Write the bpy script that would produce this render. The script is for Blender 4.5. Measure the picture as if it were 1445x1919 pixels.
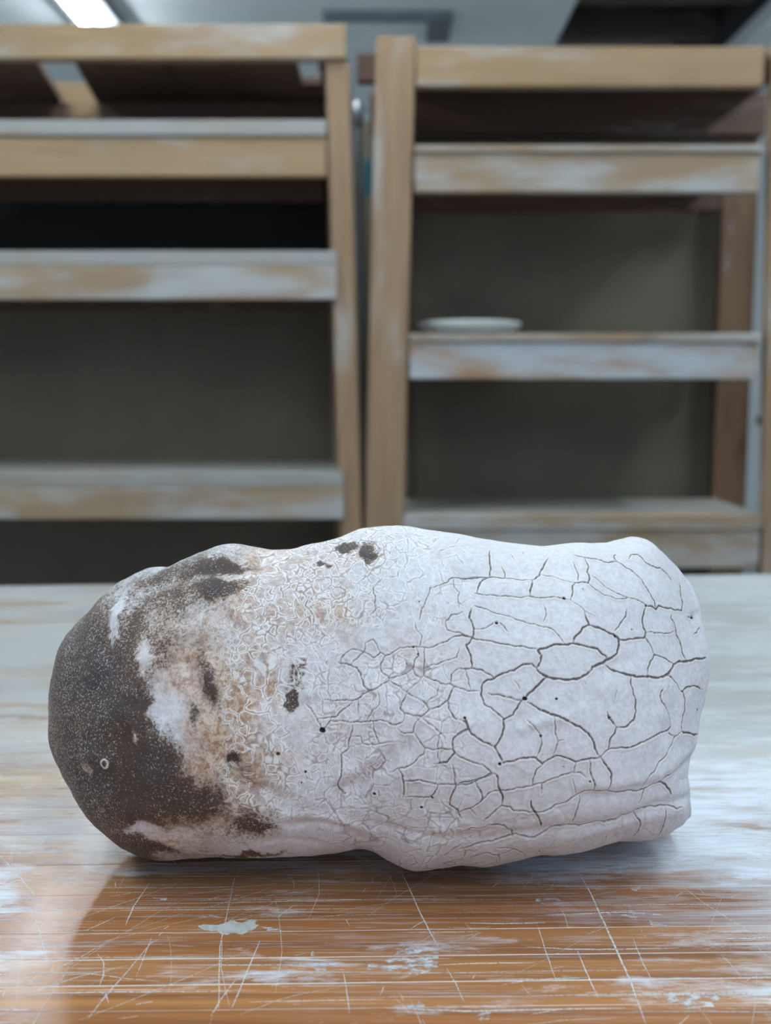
import bpy, bmesh, math, random
import numpy as np
from mathutils import Vector, Matrix

S = bpy.context.scene
for o in list(bpy.data.objects): bpy.data.objects.remove(o)
COL = S.collection
R = math.radians

# ------------------------------------------------------------------ camera
cam = bpy.data.cameras.new('camera'); co = bpy.data.objects.new('camera', cam); COL.objects.link(co)
co.location = (0, 0, .97); co.rotation_euler = (R(90-6.84), 0, 0)
cam.sensor_fit = 'VERTICAL'; cam.sensor_height = 24.0; cam.lens = 24.0*2000/1919
cam.clip_start = .02; cam.clip_end = 50
cam.dof.use_dof = True; cam.dof.focus_distance = .475; cam.dof.aperture_fstop = 5.4
S.camera = co
# ------------------------------------------------------------------ world, exposure
w = bpy.data.worlds.new('world'); S.world = w; w.use_nodes = True
bg = w.node_tree.nodes['Background']; bg.inputs[0].default_value = (.60, .78, 1.0, 1); bg.inputs[1].default_value = .76
S.view_settings.view_transform = 'Standard'; S.view_settings.look = 'None'
S.view_settings.gamma = 1; S.view_settings.use_curve_mapping = False
S.view_settings.exposure = 0.10
TUBE_STRENGTH = 40.0

# ------------------------------------------------------------------ helpers
def tag(o, label=None, cat=None, group=None, kind=None):
    if label: o['label'] = label
    if cat: o['category'] = cat
    if group: o['group'] = group
    if kind: o['kind'] = kind
    return o
def empty(name, loc, label, cat, group=None):
    o = bpy.data.objects.new(name, None); COL.objects.link(o); o.location = loc
    o.empty_display_size = .05
    return tag(o, label, cat, group)
def link(name, me, mat, parent=None):
    o = bpy.data.objects.new(name, me); COL.objects.link(o)
    if mat and not me.materials: me.materials.append(mat)
    if parent:
        o.parent = parent; o.matrix_parent_inverse = Matrix.Translation(parent.location).inverted()
    return o
def prism(name, pts, mat, parent=None, bev=.002, seg=1):
    """eight corners: bottom four then top four (counter-clockwise from above)"""
    c = Vector((0, 0, 0))
    for p in pts: c += Vector(p)
    c /= 8
    bm = bmesh.new(); v = [bm.verts.new(Vector(p)-c) for p in pts]
    for f in ((3,2,1,0),(4,5,6,7),(0,1,5,4),(1,2,6,5),(2,3,7,6),(3,0,4,7)): bm.faces.new([v[i] for i in f])
    if bev: bmesh.ops.bevel(bm, geom=bm.edges[:], offset=bev, segments=seg, affect='EDGES', profile=.6)
    bmesh.ops.recalc_face_normals(bm, faces=bm.faces[:])
    me = bpy.data.meshes.new(name); bm.to_mesh(me); bm.free()
    o = link(name, me, mat); o.location = c
    if parent:
        o.parent = parent; o.matrix_parent_inverse = Matrix.Translation(parent.location).inverted()
    return o
def box(name, x0, x1, y0, y1, z0, z1, mat, parent=None, bev=.002, seg=1):
    return prism(name, [(x0,y0,z0),(x1,y0,z0),(x1,y1,z0),(x0,y1,z0),(x0,y0,z1),(x1,y0,z1),(x1,y1,z1),(x0,y1,z1)], mat, parent, bev, seg)
def lean(name, x0b, x1b, x0t, x1t, y0, y1, z0, z1, mat, parent):
    return prism(name, [(x0b,y0,z0),(x1b,y0,z0),(x1b,y1,z0),(x0b,y1,z0),(x0t,y0,z1),(x1t,y0,z1),(x1t,y1,z1),(x0t,y1,z1)], mat, parent, .004, 2)
def kinked(name, lv, y0, y1, mat, parent):
    bm = bmesh.new(); R_ = [[bm.verts.new(p) for p in ((a,y0,z),(b,y0,z),(b,y1,z),(a,y1,z))] for a, b, z in lv]
    for p, q in zip(R_, R_[1:]):
        for k in range(4): bm.faces.new((p[k], p[(k+1)%4], q[(k+1)%4], q[k]))
    bm.faces.new(R_[0][::-1]); bm.faces.new(R_[-1]); bmesh.ops.recalc_face_normals(bm, faces=bm.faces[:])
    bmesh.ops.bevel(bm, geom=[e_ for e_ in bm.edges if e_.calc_face_angle(0) > .5], offset=.004, segments=2, affect='EDGES')
    me = bpy.data.meshes.new(name); bm.to_mesh(me); bm.free(); return link(name, me, mat, parent)
def struct(o): o['kind'] = 'structure'; return o
def tube_mesh(name, pts, rad, n=14, close=True):
    bm = bmesh.new(); rings = []
    for i, p in enumerate(pts):
        p = Vector(p); d = (Vector(pts[min(i+1,len(pts)-1)])-Vector(pts[max(i-1,0)])).normalized()
        u = d.orthogonal().normalized() if not rings else (pu-d*pu.dot(d)).normalized()
        pu = u; vv = d.cross(u); r = rad[i] if isinstance(rad, (list, tuple)) else rad
        rings.append([bm.verts.new(p+(u*math.cos(2*math.pi*k/n)+vv*math.sin(2*math.pi*k/n))*r) for k in range(n)])
    for a, b in zip(rings, rings[1:]):
        for k in range(n): bm.faces.new((a[k], a[(k+1)%n], b[(k+1)%n], b[k]))
    if close: bm.faces.new(rings[0][::-1]); bm.faces.new(rings[-1])
    for f in bm.faces: f.smooth = len(f.verts) == 4
    bmesh.ops.recalc_face_normals(bm, faces=bm.faces[:])
    me = bpy.data.meshes.new(name); bm.to_mesh(me); bm.free(); return me

class NT:
    """small node helper"""
    def __init__(s, name):
        s.m = bpy.data.materials.new(name); s.m.use_nodes = True; s.t = s.m.node_tree
        s.b = s.t.nodes['Principled BSDF']; s.L = s.t.links
    def n(s, ty, ins=None, **kw):
        nd = s.t.nodes.new(ty)
        for k, v in kw.items(): setattr(nd, k, v)
        for k, v in (ins or {}).items():
            if isinstance(v, bpy.types.NodeSocket): s.L.new(v, nd.inputs[k])
            else: nd.inputs[k].default_value = v
        return nd
    def obj(s): return s.n('ShaderNodeTexCoord').outputs['Object']
    def mapv(s, v, sc=(1,1,1), loc=(0,0,0), rot=(0,0,0)):
        return s.n('ShaderNodeMapping', {'Vector': v, 'Scale': sc, 'Location': loc, 'Rotation': rot}).outputs[0]
    def noise(s, v, scale, detail=4, rough=.55, dist=0.):
        return s.n('ShaderNodeTexNoise', {'Vector': v, 'Scale': scale, 'Detail': detail, 'Roughness': rough, 'Distortion': dist}).outputs[0]
    def math(s, op, a, b=0., c=0., clamp=False):
        nd = s.n('ShaderNodeMath', operation=op, use_clamp=clamp)
        for i, v in enumerate((a, b, c)):
            if isinstance(v, bpy.types.NodeSocket): s.L.new(v, nd.inputs[i])
            else: nd.inputs[i].default_value = v
        return nd.outputs[0]
    def rng(s, v, a, b, lo=0., hi=1., smooth=True):
        return s.n('ShaderNodeMapRange', {'Value': v, 'From Min': a, 'From Max': b, 'To Min': lo, 'To Max': hi},
                   interpolation_type='SMOOTHSTEP' if smooth else 'LINEAR').outputs[0]
    def mix(s, f, a, b, mode='MIX'):
        nd = s.n('ShaderNodeMix', data_type='RGBA', blend_type=mode)
        for i, v in ((0, f), (6, a), (7, b)):
            if isinstance(v, bpy.types.NodeSocket): s.L.new(v, nd.inputs[i])
            else: nd.inputs[i].default_value = v if i == 0 else (*v, 1)
        return nd.outputs[2]
    def attr(s, name): return s.n('ShaderNodeAttribute', attribute_name=name).outputs['Fac']
    def rand(s): return s.n('ShaderNodeObjectInfo').outputs['Random']
    def set(s, **k):
        for a, v in k.items():
            a = a.replace('_', ' ')
            if isinstance(v, bpy.types.NodeSocket): s.L.new(v, s.b.inputs[a])
            else: s.b.inputs[a].default_value = (*v, 1) if isinstance(v, tuple) and len(v) == 3 else v
        return s
    def bump(s, h, strength=.3, dist=.001):
        s.L.new(s.n('ShaderNodeBump', {'Height': h, 'Strength': strength, 'Distance': dist}).outputs[0], s.b.inputs['Normal'])
        return s

def plain(name, col, rough=.7, scale=20, amt=.12, metal=0.):
    t = NT(name); v = t.noise(t.obj(), scale, 5)
    c = t.mix(t.rng(v, .3, .7), tuple(x*(1-amt) for x in col), tuple(min(1, x*(1+amt)) for x in col))
    t.set(Base_Color=c, Roughness=rough, Metallic=metal)
    return t.m
def pine(name, col, dark, dust, dust_col=(.46,.50,.53), axis='x', knots=True, dmax=.62):
    """rough sawn pine with grain, knots and dry clay dust; dust = share of the face that is dusty"""
    t = NT(name); r = t.rand(); v0 = t.n('ShaderNodeVectorMath', {0: t.obj()}, operation='ADD')
    cx = t.n('ShaderNodeCombineXYZ', {0: t.math('MULTIPLY', r, 7.), 1: t.math('MULTIPLY', r, 3.), 2: t.math('MULTIPLY', r, 5.)}).outputs[0]
    t.L.new(cx, v0.inputs[1]); v = v0.outputs[0]
    sc = (3, 60, 60) if axis == 'x' else (60, 60, 3)
    g = t.noise(t.mapv(v, sc), 1.5, 6, .6, .6)
    c = t.mix(t.rng(g, .3, .72), col, dark)
    c = t.mix(t.rng(t.noise(v, 3.2, 3), .45, .75, 0, .45), c, tuple(x*.72 for x in col))
    if knots:
        k = t.n('ShaderNodeTexVoronoi', {'Vector': t.mapv(v, (1,2.2,2.2) if axis == 'x' else (2.2,2.2,1)), 'Scale': 3.3}).outputs['Distance']
        c = t.mix(t.rng(k, .05, .11, .55, 0), c, tuple(x*.35 for x in dark))
    d = t.noise(t.mapv(v, (2.2,9,9) if axis == 'x' else (9,9,2.2)), 1.6, 7, .6)
    dm = t.rng(d, .58-dust*.34, .86-dust*.34, 0, dmax)
    c = t.mix(dm, c, dust_col)
    t.set(Base_Color=c, Roughness=.75); t.bump(g, .25, .002)
    return t.m

PINE = pine('pine', (.37,.245,.135), (.30,.185,.095), .22)
PINE_V = pine('pine_upright', (.33,.21,.12), (.26,.155,.085), .28, axis='z')
PINE_SH = pine('pine_shaded', (.22,.125,.07), (.15,.08,.045), .1, axis='z')  # pine copy darkened for the shade on the rear right post
PINE_DUST = pine('pine_dusty', (.34,.24,.155), (.28,.185,.11), .6)
PINE_CLAY = pine('pine_clay_smeared', (.38,.23,.12), (.30,.17,.09), .82, (.45,.50,.55), dmax=.85)
BOARD = pine('shelf_board_dusty', (.34,.28,.21), (.25,.20,.16), .8, (.33,.335,.325), knots=False, dmax=.8)
SHADEWOOD = pine('shaded_wood', (.12,.062,.04), (.08,.042,.03), .05, knots=False)  # pine copy toned as shade, for rear rails and deck undersides
BACK = plain('dark_backing', (.16,.135,.100), .9, 3)
BACK_SHADE = plain('shaded_backing', (.02,.018,.018), .95, 3)  # shade of the upper compartments painted into the panel colour
CEIL = plain('ceiling_paint', (.86,.91,.92), .9, 1.2, .06)
WALL = plain('wall_paint', (.70,.74,.75), .9, 1.2, .06)
DARKCEIL = plain('dark_ceiling', (.03,.028,.03), .9, 2)
FLOOR = plain('concrete_floor', (.36,.35,.34), .7, 3)
METAL = plain('grey_metal', (.30,.31,.32), .4, 30, .1, .7)
DUCT = plain('grey_duct', (.15,.18,.20), .6, 8)

# ------------------------------------------------------------------ the room
CZ = 2.67
struct(box('floor', -4, 4.5, -3.2, 7.1, -.1, 0, FLOOR, bev=0))
struct(box('ceiling', -4, .855, -3.2, 7, CZ, CZ+.1, CEIL, bev=0))
struct(box('ceiling', .855, 4.5, -3.2, 3.3, CZ, CZ+.1, CEIL, bev=0))
struct(box('ceiling', 1.82, 4.5, 3.3, 7, CZ, CZ+.1, CEIL, bev=0))
struct(box('ceiling', .8, 1.9, 3.25, 7, CZ+.62, CZ+.7, DARKCEIL, bev=0))
for i, (a, b, c, d) in enumerate(((.805,.855,3.2,7), (1.82,1.87,3.2,7), (.8,1.87,3.2,3.25))):
    struct(box('trim_%d' % (i+1), a, b, c, d, CZ+.1, CZ+.65, DARKCEIL, bev=0))
for k, y in enumerate((4.3, 4.95, 5.5, 6.1)):
    struct(box('trim_%d' % (k+4), .856, 1.819, y, y+.09, CZ+.18, CZ+.36, pine('recess_joist_%d' % k, (.10,.075,.055), (.07,.05,.04), .1, knots=False) if k == 0 else bpy.data.materials['recess_joist_0'], bev=.004))
struct(box('wall_back', -4, 4.5, 7, 7.1, 0, 3.4, WALL, bev=0))
struct(box('wall_left', -4.1, -4, -3.2, 7.1, 0, 3.4, WALL, bev=0))
struct(box('wall_right', 4.5, 4.6, -3.2, 7.1, 0, 3.4, WALL, bev=0))

# ceiling services: a slim grey duct frame under the white ceiling
df = empty('ceiling_rail', (0, 5.2, CZ), 'dark grey metal rail frame hanging under the pale ceiling above the rack gap', 'rail')
box('rail_bar', -.29, .31, 5.13, 5.19, CZ-.035, CZ-.002, DUCT, df)
box('rail_bar', .20, .31, 5.20, 5.50, CZ-.03, CZ-.002, DUCT, df)

# strip lights; some are unseen ones added as fill
em = NT('tube_glow'); em.set(Base_Color=(1.,1.,1.), Emission_Color=(.80,.92,1.0), Emission_Strength=TUBE_STRENGTH)
HOUS = plain('lamp_housing', (.22,.24,.25), .5, 5)
def strip_light(x, y0, y1, label, top=CZ):
    e = empty('strip_light', (x, (y0+y1)/2, CZ), label, 'lamp', 'twin tube strip lights')
    hw = .105 if top == CZ else .035
    box('housing', x-hw, x+hw, y0, y1, top-.045, top-.001, HOUS, e, .006, 2)
    for dx in (-.034, .034):
        me = tube_mesh('tube', [(dx, -(y1-y0)/2+.03, top-CZ-.066), (dx, (y1-y0)/2-.03, top-CZ-.066)], .019, 12)
        t = link('tube', me, em.m); t.parent = e
    if top < CZ:  # out-of-frame fixtures hang low so the tubes light the ceiling too
        for yy in (y0+.2, y1-.2): box('hanger', x-.01, x+.01, yy-.01, yy+.01, top-.001, CZ-.0005, HOUS, e, 0)
    for yy in (y0, y1-.025): box('lamp_holder', x-.06, x+.06, yy, yy+.025, top-.088, top-.045, HOUS, e, .003)
strip_light(-1.335, 3.45, 5.42, 'twin tube strip light glowing white above the left rack')
strip_light(1.52, 1.5, 3.1, 'twin tube strip light on the ceiling beyond the right rack, out of frame', CZ-.45)
strip_light(-1.335, .3, 1.9, 'added twin tube fill light hung left of the workbench, out of frame', CZ-.45)  # unseen fixture added for overhead fill
strip_light(.35, -1.4, .2, 'added twin tube fill light hung behind the workbench, out of frame', CZ-.45)  # unseen fixture added as front fill for boulder and bench top
strip_light(-.1, 1.7, 3.2, 'added twin tube light brightening the ceiling between bench and racks, out of frame', CZ-.22)  # unseen fixture added to brighten the ceiling

# measured data: boulder sections, cracks, relief, stains (0.1 mm, on the boulder), bench marks (m)
CRACKS='''3.5:577,-94 606,-65 644,-30 675,-3
4:632,31 652,10 675,-3 700,-10 748,-15 797,-13 826,0 856,19 870,39 899,50 933,68 961,78 987,99 998,136 1000,158 982,170 944,188 911,204 865,212
3.5:632,31 647,55 655,82 639,102 649,110 693,122 740,129 790,134 839,125 897,114 918,92 940,75
3:790,134 804,166 834,200 865,212 856,234 851,266
3.2:982,170 1003,155 1051,161 1100,167 1135,170 1143,194 1130,241 1141,282 1150,309
3.5:1152,312 1184,312 1209,300 1229,319 1271,312 1334,308 1390,311 1405,349 1402,405 1412,459
2.5:1209,300 1207,339 1180,391 1163,436 1124,477 1080,513 1062,521 1053,547 1071,569
2:1062,521 1014,515 956,533 887,541 856,550
4:933,47 968,26 1003,14 1046,5 1093,-1 1130,0 1182,-4 1217,1 1245,13 1268,31 1297,58 1338,73 1407,79 1471,88 1521,96
2.5:1133,7 1139,34 1156,67 1184,97 1229,89 1270,69 1297,58
2.5:1184,97 1171,130 1154,155 1139,171
2.5:1309,298 1296,266 1318,234 1330,192 1353,142 1359,106 1370,82
2:1148,195 1190,193 1241,193 1317,210
3:1046,3 1044,-39 1053,-76 1066,-117 1069,-148 1055,-182 1026,-204 1003,-212 970,-211
3:970,-211 956,-191 937,-175 933,-146
3:970,-211 961,-238 940,-273 937,-304
3.5:590,-107 626,-126 667,-147 728,-170 777,-194 814,-212 848,-237 873,-281 885,-315 902,-334
2.5:902,-334 918,-318 937,-304 977,-298 1021,-297 1069,-285 1117,-266 1175,-245 1250,-235 1266,-219 1264,-185 1250,-160 1211,-122 1188,-91 1190,-66 1209,-45
3:902,-334 923,-364 951,-405 947,-436 937,-464
2.5:902,-334 858,-338 817,-345 792,-355 767,-342 738,-333 708,-328 685,-341 652,-361 626,-336 580,-334 540,-341 492,-352 471,-358
2:652,-361 624,-387 613,-421 613,-447
2:792,-355 787,-381 785,-396
2:785,-401 812,-397 836,-418
2.5:851,-347 858,-398 877,-471
2:305,-437 352,-429 409,-412 452,-395
3:452,-395 468,-417 476,-463 490,-498 487,-531
1.8:310,-566 357,-543 395,-516 425,-483 455,-467 487,-465 543,-458 613,-447 678,-430 745,-407 785,-396
2.5:577,-94 535,-95 495,-84 455,-76 428,-69
2.8:577,-94 561,-106 548,-132 530,-160 492,-178 474,-160 444,-135 420,-122 409,-111 398,-75 401,-46 425,-15 455,-10 490,11 538,23 577,47 613,50 632,31
3:492,-178 492,-209 482,-244 452,-288 466,-314 482,-345 474,-361
3:452,-288 431,-275 390,-256 357,-236 343,-212 335,-182 327,-169
2:305,-240 343,-217
2.5:455,-10 436,8 403,27 360,34 338,31 316,30
3:360,34 360,70 352,102 341,133 368,163 376,199 368,231 357,248 368,290
2.3:310,174 368,163 431,148 495,134 564,123 639,112
1.8:379,301 436,287 492,267 556,244 611,223 657,211 713,191 735,165 753,136
2:321,437 373,443 414,447 460,447 516,440 572,433 649,430
2.5:460,447 471,495 471,535 479,578
3:649,430 637,387 629,347
2.5:652,430 685,454 708,493 733,532 748,548
1.8:384,358 450,356 524,352 629,347 695,337 765,333 799,326
2.3:799,326 814,359 819,395 834,410 863,411 890,406 904,432 899,461 911,486 906,532
1.6:890,406 918,379 958,353 1010,337 1057,340 1066,345 1007,372 958,408 916,448
1.5:799,326 829,299 851,273 899,250
2:1066,345 1113,337 1152,312
1.8:848,419 858,450 851,488 846,514
1.5:834,410 790,425 745,449 695,460
2.2:1057,298 1046,261 1021,232 1005,211 982,193
2.5:1124,541 1148,568 1178,570 1198,538 1231,516 1285,508 1324,484 1352,451
3:1328,-64 1306,-28 1266,-1 1235,9
3:1336,-59 1369,-42 1417,-37 1499,-54
2.6:1336,-64 1349,-96 1350,-152 1339,-203 1336,-242
3.5:1336,-238 1387,-250 1473,-264
3:1259,-238 1258,-247 1289,-258
1.6:1336,-242 1285,-268 1238,-314 1190,-360 1143,-408 1120,-431 1106,-473
1.8:414,-602 452,-563 487,-531 522,-536 538,-552 629,-560
3.2:608,-511 613,-540 629,-562 652,-596 665,-636
2.5:431,-613 471,-616 503,-622 522,-645 543,-658 548,-681
1.8:629,-560 693,-549 753,-524 807,-492 865,-473 933,-470 1010,-483 1084,-487 1126,-474 1192,-451 1259,-416 1343,-383 1441,-337
2:817,-497 812,-543 804,-584 797,-610
3.2:1192,-451 1229,-464 1252,-487 1262,-515
1.8:1126,-474 1111,-506 1098,-539
1.8:718,-637 799,-628 834,-634 918,-616 973,-615 1026,-591 1098,-566 1173,-561 1258,-561 1353,-579
2:1080,-575 1122,-622 1133,-672 1124,-708
2.2:1242,-569 1247,-625 1261,-676 1259,-722
2.8:393,358 412,403 431,434 458,447
1.8:585,-176 619,-209 644,-246 649,-279 639,-310 626,-334
1.8:700,-166 705,-217 715,-264 708,-295 695,-329
1.5:715,-264 743,-262
1.8:474,233 433,207 401,199 379,202
1.8:474,233 506,211 524,186
1.6:683,308 688,273 672,228
1.6:834,-20 843,-38
1.5:535,-12 559,-55
1.5:973,-54 968,-94
2.5:373,-425 390,-458 406,-495 395,-516
2:357,-547 382,-576
1.5:313,-667 360,-633 425,-624 431,-613
1.5:482,-730 559,-738 621,-783
1.5:371,-776 436,-752 495,-768 506,-806
2:675,-739 688,-770
1.5:495,-768 559,-738
1.5:319,-742 382,-712 463,-702 556,-671 642,-679 703,-644 765,-626
1.5:782,-423 792,-459 799,-485
2:649,-437 652,-484
2.5:1450,200 1489,217 1518,247
2:1422,287 1503,293
2.2:519,496 532,466 530,440
1.5:572,565 587,529
1.5:858,-600 863,-617
1.5:966,-674 977,-717
1.5:1069,-672 1080,-701
1.8:363,166 330,171 288,167 246,143 202,123 165,121 132,125 117,124 58,121 33,104 -4,87 -24,104 -52,79 -92,104 -146,114 -182,84 -193,59
2:165,121 165,67 162,3 188,-12 230,-30 269,-32 288,-41 319,-51 393,-60
1.8:162,3 148,-6 123,9 115,33 123,67 140,86 132,117
1.8:115,33 67,5 35,-6 13,-7 -16,17 -24,53 -4,87
2.2:-202,59 -146,48 -106,14 -92,-39 -66,-59 -33,-49 13,-17 13,-7
1.6:-146,48 -123,73 -92,104 -86,144 -55,159 -33,117 -24,104
2:13,-17 58,-40 89,-64 123,-85 171,-114 182,-138 151,-166 115,-163 78,-154 61,-135 69,-108 89,-71
1.6:151,-166 123,-199 117,-229 78,-236 52,-216
2:117,-229 140,-260 165,-293 227,-293 280,-297
1.8:165,-293 160,-318 123,-351 81,-377 50,-381 16,-402
2.4:50,-381 72,-407 78,-449 72,-502
2.5:182,-138 227,-124 260,-100 277,-59 288,-41
2.5:260,-100 263,-134 288,-172 332,-187 343,-214 283,-251 280,-297 288,-310 255,-350 202,-357
1.8:151,-166 182,-195 227,-229 252,-259
1.6:227,-229 216,-278 227,-351
2.2:288,-310 332,-337 379,-354 420,-374 444,-398
1.8:81,-432 146,-424 191,-435 219,-443 294,-444 373,-429 439,-402
2:219,-443 205,-480 179,-500 140,-500 84,-503
2.2:277,-357 288,-399 294,-444 277,-488 269,-533 305,-554 321,-593
2:-263,-95 -182,-99 -117,-95 -98,-74 -58,-55
1.7:-117,-95 -115,-127 -115,-158
1.8:-283,-176 -213,-169 -174,-135 -140,-108
1.8:-266,-223 -289,-177 -314,-135 -338,-114
1.8:-266,-223 -230,-183 -148,-192 -78,-187 -24,-179 33,-200 72,-191 81,-159
2:-140,-201 -148,-248 -160,-306 -188,-325 -185,-370 -188,-411 -202,-445 -179,-496
1.6:-78,-187 -58,-144 -24,-111 -33,-64
1.6:-52,-191 -41,-241 -24,-281
1.5:-148,-248 -106,-248 -98,-281 -33,-281 33,-270
1.5:-314,210 -311,254 -350,306 -336,349
2:-55,394 -44,329 -41,286 -66,261
1.8:143,240 154,291 182,343 193,384 238,397 291,435 335,438 431,444
1.5:299,435 299,387 321,365 313,316 335,300
1.5:126,234 132,198 154,172 140,123
1.8:368,166 263,197 255,233 283,263 332,274
1.6:165,34 221,51 271,70 299,78 313,122
1.8:269,-30 277,9 310,34 363,33
1.8:335,33 346,-6 354,-59
1.6:89,-64 132,-30 151,-6
1.6:165,-114 216,-78 224,-39'''
RELIEF='''-1.2 10:1404,-377 1238,-430 1100,-469 970,-481 799,-487
1.2 12:1433,-305 1275,-398 1137,-440 968,-455 809,-465
-1.3 7:1395,-549 1169,-558 1014,-597 890,-627 725,-640 540,-656 406,-693
1.0 10:1357,-604 1124,-606 970,-645 782,-692 619,-710
-.9 6:626,-584 468,-625 360,-670 224,-692 86,-658 -52,-630
.8 8:718,-573 535,-603 379,-630 221,-642
-.8 5:-78,-713 -168,-645 -283,-618 -421,-628
.7 6:-52,-668 -191,-606 -327,-581 -464,-592
-.7 5:-199,-760 -311,-709 -426,-693 -567,-706
-2 22:-369,-16 -377,-95
-1.6 14:-154,-475 -52,-405 72,-302
1.2 12:-188,-418 -72,-350 27,-260
1.0 8:-677,303 -604,257 -577,175 -583,101 -628,60
-.9 10:-709,267 -636,201 -641,105
-1.8 16:-1250,407 -1250,260 -1220,89 -1245,-72
1.8 20:-906,200 -1016,40 -1092,-141
1.3 18:-1198,283 -1186,387 -1036,435
-1.6 12:-965,-206 -909,-73 -880,38 -824,118
1.6 12:-798,95 -737,-7 -688,-99
-1.4 10:-856,61 -793,-48 -732,-117
-1.8 12:-664,-359 -591,-449 -502,-491 -437,-515
1.3 18:-719,-226 -742,-336 -701,-426
-1.6 9:-1025,405 -846,451 -675,469 -548,547
1.2 10:-1043,450 -916,504 -737,539
-1.5 10:-750,340 -836,246 -909,223
1.5 25:-564,-183 -543,-338
-1.6 12:-1098,-634 -906,-664 -690,-612
1.2 14:-1115,-574 -897,-590 -730,-552
-1.2 15:-199,549 -78,515 -55,662
1.4 25:44,628 -55,542 -174,492
-1.0 12:346,435 561,451 802,466
1.2 6:-1072,-206 -1067,-263
-2 7:1514,308 1491,285
-1.2 12:1242,-233 1310,-95 1333,22
1.0 10:1203,-50 1198,-141 1243,-199
-1.0 20:-1359,-400 -1214,-461
1.0 12:-1357,-365 -1237,-358
.9 8:559,-215 613,-193 748,-171
-1 16:841,-72 1035,-140
1 30:624,104 856,172
1 40:174,37 283,-183
-1.2 30:-7,197 16,38
-.9 9:916,15 1057,74'''
PATCHES='''-1215 246 12 48 -8 4
-1013 68 22 32 20 4.5
-927 -83 20 62 -22 4.5
-770 -280 30 48 -8 4
-1062 -651 32 10 0 4
-942 -696 40 14 -10 4.5
-798 -462 20 14 20 3
-855 38 50 30 20 1.5
-698 389 34 17 8 -5
-693 495 60 9 5 -3
-768 48 16 36 30 -3.5
-724 -61 14 24 25 -4
-165 599 20 9 5 -7
-77 547 12 26 5 -6
-277 504 18 6 0 -5
-390 -98 13 13 0 -9
-374 -9 11 34 -15 -4
-653 -343 10 9 40 -6
-558 -600 42 26 10 -3.5
-821 -518 60 28 -5 -3
-956 -350 30 48 0 -3
-894 -128 34 50 8 4
-737 -292 24 40 0 3.5
-816 -187 12 26 10 -4
-960 470 90 16 12 -1.6
-755 364 70 22 10 -1.4
-1004 324 50 22 15 -1.2
-1100 205 16 30 -10 -1.5
-558 -661 40 16 0 -2.5
-52 -393 45 12 38 -2.2
-187 -475 16 7 30 -2.5
-1325 -383 9 15 10 4
-1071 -242 7 14 0 4
-1223 -474 9 9 0 3.5
-1213 -539 10 11 0 4
-1242 -576 8 6 0 3
-1285 -722 14 5 -30 2
-887 332 50 20 20 1
-580 232 20 25 0 1.5
1352 472 40 20 -50 -1.2
1346 -49 25 20 30 -1.2
1408 -192 14 26 0 -1.5
313 241 24 14 0 -1.2
83 -247 60 30 0 -0.8
894 -470 60 12 10 -0.8
492 372 20 9 0 -1.5
1228 -301 14 8 0 -1
1068 40 30 5 10 -0.8
537 -290 20 8 10 -1.2
725 361 14 14 0 -1.5
282 -372 8 18 10 -2
-582 -781 80 7 3 -4
-1006 -770 60 10 -5 -2'''
HOLES='579,-91,4.6 712,-93,2.5 1499,298,4.3 473,-357,2.8 1152,312,2.8 942,-171,2.5 644,-246,2.1 329,-170,2.5 473,226,2.8 495,134,1.4 1190,193,1.8 1241,192,1.8 862,375,1.8 1068,202,1.8 772,333,2.8 1241,-41,1.8 1336,-62,2.8 628,-561,2.5 1126,-473,1.8 855,-433,2.1 1192,-451,2.5 981,169,2.5 995,-318,1.4 577,-382,1.4 742,-374,1.4 1464,-148,2.1 398,-13,1.1 489,-179,2.1 1021,-296,1.4 634,573,1.1 702,562,1.1 -266,-223,5.5 41,-34,1.5 89,52,1.5 145,322,1.5 210,309,1.5 -338,-396,2.6 -453,-320,3.3 -49,-494,3.3 151,-546,2.6 196,-500,2.9 -173,-495,2.2 -291,-309,1.1 -357,-439,1.1 -148,100,1.1 137,93,2.2 117,123,2.2 398,-15,1.5'
RINGS='-1213,-371,8 853,40,7 1210,-43,6 1068,205,5 310,-169,6 471,-358,7 473,226,5'
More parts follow.
